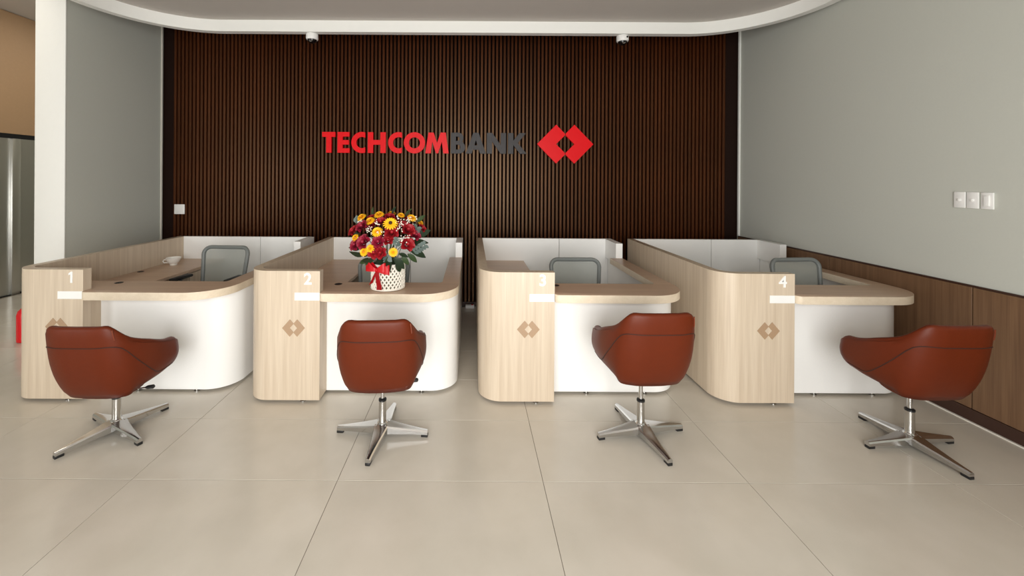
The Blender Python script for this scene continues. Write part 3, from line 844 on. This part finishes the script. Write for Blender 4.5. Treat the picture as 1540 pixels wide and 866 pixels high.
def petal(bm, L, W, cup, base, tilt, az, z0, n=4, curl=0.0, mi=0):
    """a petal rising from the axis: length L, width W, tilt from vertical, azimuth az"""
    rows = []
    for i in range(n + 1):
        s = i / n
        w = W * (math.sin(math.pi * min(0.97, 0.12 + 0.80 * s)) ** 0.7)
        ang = tilt + curl * s
        rr = base + L * s * math.sin(ang); z = z0 + L * s * math.cos(ang)
        row = []
        for k in (-1, 0, 1):
            lat = w * k / 2
            cz = cup * (k * k) * w
            x = rr - cz * math.cos(ang) * 0.6; y = lat; zz = z + cz * math.sin(ang)
            row.append(bm.verts.new((x * math.cos(az) - y * math.sin(az), x * math.sin(az) + y * math.cos(az), zz)))
        rows.append(row)
    for a, b_ in zip(rows, rows[1:]):
        for k in range(2):
            f = bm.faces.new((a[k], a[k + 1], b_[k + 1], b_[k])); f.material_index = mi
def rose_mesh(mat, seed):
    rn = random.Random(seed); bm = bmesh.new()
    sphere(bm, (0, 0, 0.018), 0.012, 8, 6, (1, 1, 1.3))
    for ringi, (cnt, L, W, tl, base) in enumerate(((3, 0.034, 0.026, R(6), 0.006), (4, 0.036, 0.034, R(16), 0.010), (5, 0.037, 0.040, R(30), 0.012), (6, 0.038, 0.044, R(50), 0.012))):
        for k in range(cnt):
            petal(bm, L, W, 0.35, base, tl + rn.uniform(-.08, .08), 2 * math.pi * (k + ringi * 0.4) / cnt + rn.uniform(-.15, .15), 0.0, 4, 0.35)
    return mesh_from(bm, 'rose', mat, True, 60)
def daisy_mesh(cnt, L, W, layers):
    bm = bmesh.new()
    for l in range(layers):
        for k in range(cnt):
            petal(bm, L * (1 - 0.18 * l), W, 0.1, 0.007, R(80 - 17 * l), 2 * math.pi * (k + 0.5 * l) / cnt, 0.003 * l, 3, 0.25)
    return mesh_from(bm, 'petals', 'yellow', True, 60)
def disc_mesh(r, mat):
    bm = bmesh.new(); lathe(bm, [(r, 0.0), (r, 0.006), (r * 0.7, 0.011), (0.0008, 0.012)], 14)
    return mesh_from(bm, 'disc', mat)
def leaf_mesh(L, W, mat, droop=0.4):
    bm = bmesh.new(); rows = []
    for i in range(7):
        s = i / 6; w = W * math.sin(math.pi * (0.04 + 0.94 * s)) ** 0.8
        z = -droop * L * s * s
        rows.append([bm.verts.new((L * s, k * w / 2, z + abs(k) * w * 0.12)) for k in (-1, 0, 1)])
    for a, b_ in zip(rows, rows[1:]):
        for k in range(2): bm.faces.new((a[k], a[k + 1], b_[k + 1], b_[k]))
    return mesh_from(bm, 'leaf', mat, True, 80)
ROSES = [rose_mesh('rose', 1), rose_mesh('rose', 2), rose_mesh('rose_dark', 3)]
DAISY = daisy_mesh(16, 0.040, 0.014, 2); MUM = daisy_mesh(18, 0.032, 0.011, 4)
DD, DG = disc_mesh(0.011, 'disc_dark'), disc_mesh(0.008, 'disc_gold')
LEAF = [leaf_mesh(0.11, 0.055, 'leaf'), leaf_mesh(0.09, 0.042, 'leaf_mid'), leaf_mesh(0.075, 0.034, 'leaf')]
EUC = leaf_mesh(0.042, 0.030, 'eucalyptus', 0.1)

FBX, FBY = (584.5 - 710) * 3.335 / 610, 3.335
fb = thing('flower_basket', 'bouquet of red roses and yellow daisies in a white woven basket with red bow', 'flowers', (FBX, FBY, HW + 0.0015))
BR, BH = 0.132, 0.205
bk = obj('basket', lathe(bmesh.new(), [(0.001, 0.0), (BR - 0.006, 0.0), (BR - 0.006, BH - 0.004), (BR - 0.014, BH - 0.004), (BR - 0.014, 0.03), (0.001, 0.03)], 40), 'basket_in', fb)
bm = bmesh.new()
NSTR = 26
for d in (-1, 1):
    for k in range(NSTR):
        a0 = 2 * math.pi * k / NSTR
        pts = []
        for i in range(15):
            s = i / 14; a = a0 + d * s * R(62)
            rr = BR - 0.001 + 0.0022 * d * math.cos(math.pi * s * 9)
            pts.append((rr * math.cos(a), rr * math.sin(a), 0.006 + s * (BH - 0.012)))
        tube(bm, pts, 0.0068, 5)
tag(obj('weave', bm, 'wicker', bk), kind='stuff')
for z in (0.009, BH - 0.002):
    obj('rim', tube(bmesh.new(), [(BR * math.cos(2 * math.pi * k / 36), BR * math.sin(2 * math.pi * k / 36), z) for k in range(36)], 0.008, 8, closed=True), 'wicker', bk)
obj('moss', lathe(bmesh.new(), [(BR - 0.015, BH - 0.02), (0.09, BH + 0.03), (0.04, BH + 0.06), (0.001, BH + 0.07)], 20), 'leaf', fb)

# satin bow on the left front of the basket
bowa = R(250)
bow = bpy.data.objects.new('bow', None); COL.objects.link(bow); bow.parent = fb
bow.location = ((BR + 0.020) * math.cos(bowa), (BR + 0.014) * math.sin(bowa), BH - 0.030); bow.rotation_euler = (0, 0, bowa + R(90))
bow.name = 'bow'
def strip(pts, w0, w1, wdir=(0, 0, 1)):
    bm = bmesh.new(); n = len(pts); rows = []
    for i, p in enumerate(pts):
        s = i / (n - 1); w = w0 + (w1 - w0) * s
        d = Vector(wdir[i] if isinstance(wdir, list) else wdir).normalized()
        rows.append([bm.verts.new(Vector(p) + d * w * k) for k in (-0.5, 0, 0.5)])
    for a, b_ in zip(rows, rows[1:]):
        for k in range(2): bm.faces.new((a[k], a[k + 1], b_[k + 1], b_[k]))
    bmesh.ops.solidify(bm, geom=bm.faces[:], thickness=0.0016)
    return bm
for s, lift in ((-1, 0.012), (1, 0.004)):
    for q in range(2):
        Lp = 0.108 - 0.026 * q
        pts = []
        for i in range(17):
            a = 2 * math.pi * i / 16
            pts.append((s * Lp * (1 - math.cos(a)) / 2, -0.006 - 0.020 * math.sin(a) - 0.012 * q, lift * (1 - math.cos(a)) + 0.022 * q * (1 - math.cos(a)) / 2))
        ws = [0.022 + 0.056 * (1 - math.cos(2 * math.pi * i / 16)) / 2 for i in range(17)]
        bm = bmesh.new(); rows = []
        for p, w in zip(pts, ws): rows.append([bm.verts.new(Vector(p) + Vector((0, 0, w * k))) for k in (-0.5, 0, 0.5)])
        for a, b_ in zip(rows, rows[1:]):
            for k in range(2): bm.faces.new((a[k], a[k + 1], b_[k + 1], b_[k]))
        obj('loop', bm, 'satin', bow, angle=70)
obj('knot', sphere(bmesh.new(), (0, -0.016, 0), 0.018, 14, 10, (1, 0.8, 1.15)), 'satin', bow)
obj('tail', strip([(0.0, -0.010, -0.008), (0.006, -0.018, -0.05), (0.012, -0.012, -0.10), (0.018, -0.010, -0.125), (0.020, -0.012, -0.155)], 0.030, 0.046, (1, 0.1, 0.05)), 'satin', bow, angle=70)
obj('tail', strip([(-0.004, -0.010, -0.008), (-0.022, -0.016, -0.045), (-0.044, -0.008, -0.085), (-0.058, -0.002, -0.105), (-0.064, 0.002, -0.118)], 0.028, 0.040, (1, 0.1, 0.6)), 'satin', bow, angle=70)

# flowers: positions read in the picture plane (u right, v up from the basket rim, both in metres, w towards the viewer)
def head(me_, name, u, v, w, sc=1.0, spin=0.0):
    c = Vector((0, 0.0, BH + 0.06)); p = Vector((u, -w, BH + v))
    d = (p - c).normalized(); d = (d + Vector((0, -0.35, 0.12))).normalized()
    q = Vector((0, 0, 1)).rotation_difference(d)
    o = link(name, me_, fb, p); o.scale = (sc,) * 3
    o.rotation_mode = 'QUATERNION'
    from mathutils import Quaternion
    o.rotation_quaternion = q @ Quaternion((0, 0, 1), spin)
    return o
# crop units: 5.41 px per photo px ; pot axis at zoomed x 462, rim at zoomed y 560
def uv(zx, zy): 
    k = 3.3 / 610 / 5.411
    return (zx - 462) * k, (575 - zy) * k - 0.012
for i, (zx, zy, w, sc, kd) in enumerate([(290, 262, .13, 1.25, 2), (215, 300, .10, 1.1, 0), (245, 398, .15, 1.2, 2), (318, 372, .19, 1.35, 2), (432, 365, .21, 1.15, 2),
        (430, 228, .12, 1.1, 1), (528, 300, .19, 1.3, 1), (640, 285, .14, 1.35, 1), (640, 388, .17, 1.35, 1), (400, 445, .20, 1.2, 1), (445, 448, .20, 1.15, 0), (600, 262, .10, 1.2, 0),
        (690, 330, .09, 1.1, 2), (500, 355, .19, 1.0, 0), (365, 245, .10, 1.0, 0), (480, 195, .04, 1.0, 0), (735, 285, .02, .9, 0), (330, 205, .02, .9, 0),
        (500, 240, -.06, 1.2, 0), (400, 240, -.09, 1.2, 1), (600, 220, -.08, 1.2, 0), (300, 300, -.10, 1.2, 2), (640, 330, -.12, 1.2, 0), (470, 330, -.16, 1.2, 1)]):
    u, v = uv(zx, zy); head(ROSES[kd], 'rose', u, v, w, sc, i * 1.3)
for i, (zx, zy, w, sc, kd) in enumerate([(262, 188, .07, 1.05, 1), (340, 212, .11, 1.05, 1), (398, 168, .05, 1.1, 1), (518, 222, .19, 1.25, 0), (572, 172, .03, .8, 1), (665, 190, .07, 1.0, 1),
        (418, 285, .20, 1.15, 1), (210, 282, .08, .8, 1), (232, 340, .14, .85, 1), (318, 438, .21, .95, 1), (368, 412, .21, .95, 1), (545, 440, .21, .95, 1), (720, 240, -.04, .8, 1), (470, 170, -.10, 1.0, 1)]):
    u, v = uv(zx, zy); o = head(DAISY if kd == 0 else MUM, 'daisy', u, v, w + 0.005, sc, i * 0.7)
    d = link('disc', DD if kd == 0 else DG, o, (0, 0, 0.006 if kd == 0 else 0.010))
# baby's breath
bm = bmesh.new(); rn = random.Random(5)
for zx, zy, w in [(370, 290, .17), (400, 225, .15), (455, 280, .21), (590, 262, .19), (650, 215, .11), (615, 350, .21), (660, 330, .17), (560, 195, .10), (640, 190, .09), (350, 275, .16), (265, 215, .09), (590, 230, .15), (690, 200, .05)]:
    u, v = uv(zx, zy)
    for k in range(11):
        p = (u + rn.gauss(0, .014), -w - 0.02 + rn.gauss(0, .012), BH + v + rn.gauss(0, .014))
        bmesh.ops.create_icosphere(bm, subdivisions=1, radius=rn.uniform(.0035, .006), matrix=Matrix.Translation(p))
tag(obj('babys_breath', bm, 'breath', fb), kind='stuff')
# leaves
def leafobj(me_, zx, zy, w, ang, sc=1.0, roll=0.0, pitch=0.3):
    u, v = uv(zx, zy)
    o = link('leaf', me_, fb, (u, -w, BH + v)); o.scale = (sc,) * 3
    o.rotation_euler = (R(60) + roll, -R(ang), 0)
    return o
LV = [(330, 440, .10, 165, 1.3, 0), (300, 470, .12, 190, 1.2, 0), (270, 450, .06, 150, 1.0, 2), (330, 500, .13, 225, 1.0, 1), (360, 500, .15, 235, .9, 1), (650, 400, .10, 20, 1.3, 0),
      (660, 440, .12, -15, 1.2, 0), (640, 470, .12, -35, 1.1, 1), (600, 480, .15, -50, 1.0, 1), (560, 520, .14, -75, .9, 0), (480, 490, .18, -60, 1.0, 0), (390, 490, .17, 215, 1.0, 0),
      (540, 490, .17, -40, 1.1, 0), (700, 350, .05, 35, 1.1, 0), (230, 330, .03, 160, .9, 2), (600, 190, -.02, 70, .9, 1), (340, 180, .0, 110, .8, 1), (490, 170, -.02, 80, .9, 2), (700, 230, .0, 50, .9, 1),
      (250, 250, .0, 140, .9, 1), (420, 470, .12, 190, .8, 1), (580, 460, .17, -10, 1.0, 2), (260, 420, .08, 200, 1.0, 0), (680, 430, .08, 0, 1.1, 2), (330, 450, .13, 240, .8, 2), (505, 470, .19, -100, 1.0, 1)]
for k, (zx, zy, w, an, sc, kd) in enumerate(LV):
    leafobj(LEAF[kd], zx, zy, w, an, sc, (k % 5 - 2) * 0.15)
# eucalyptus sprigs
for (zx, zy, w, dx, dy, n_) in [(690, 450, .12, 20, -12, 5), (560, 390, .20, 8, -18, 3), (690, 300, .08, 8, -14, 3), (490, 460, .19, 2, 18, 3), (200, 235, .02, 8, -10, 3)]:
    for k in range(n_):
        for s in (-1, 1):
            leafobj(EUC, zx + dx * k, zy + dy * k, w, math.degrees(math.atan2(-dy, dx)) + s * 55, 1.0, s * 0.2)
bm = bmesh.new()
for k in range(26):
    a = rn.uniform(0, 6.28); r1 = rn.uniform(.03, .19)
    tube(bm, [(0.05 * math.cos(a), 0.05 * math.sin(a), BH - .05), (r1 * .6 * math.cos(a), r1 * .6 * math.sin(a), BH + .10), (r1 * math.cos(a), r1 * math.sin(a), BH + rn.uniform(.14, .27))], 0.003, 5)
tag(obj('stems', bm, 'stem', fb), kind='stuff')
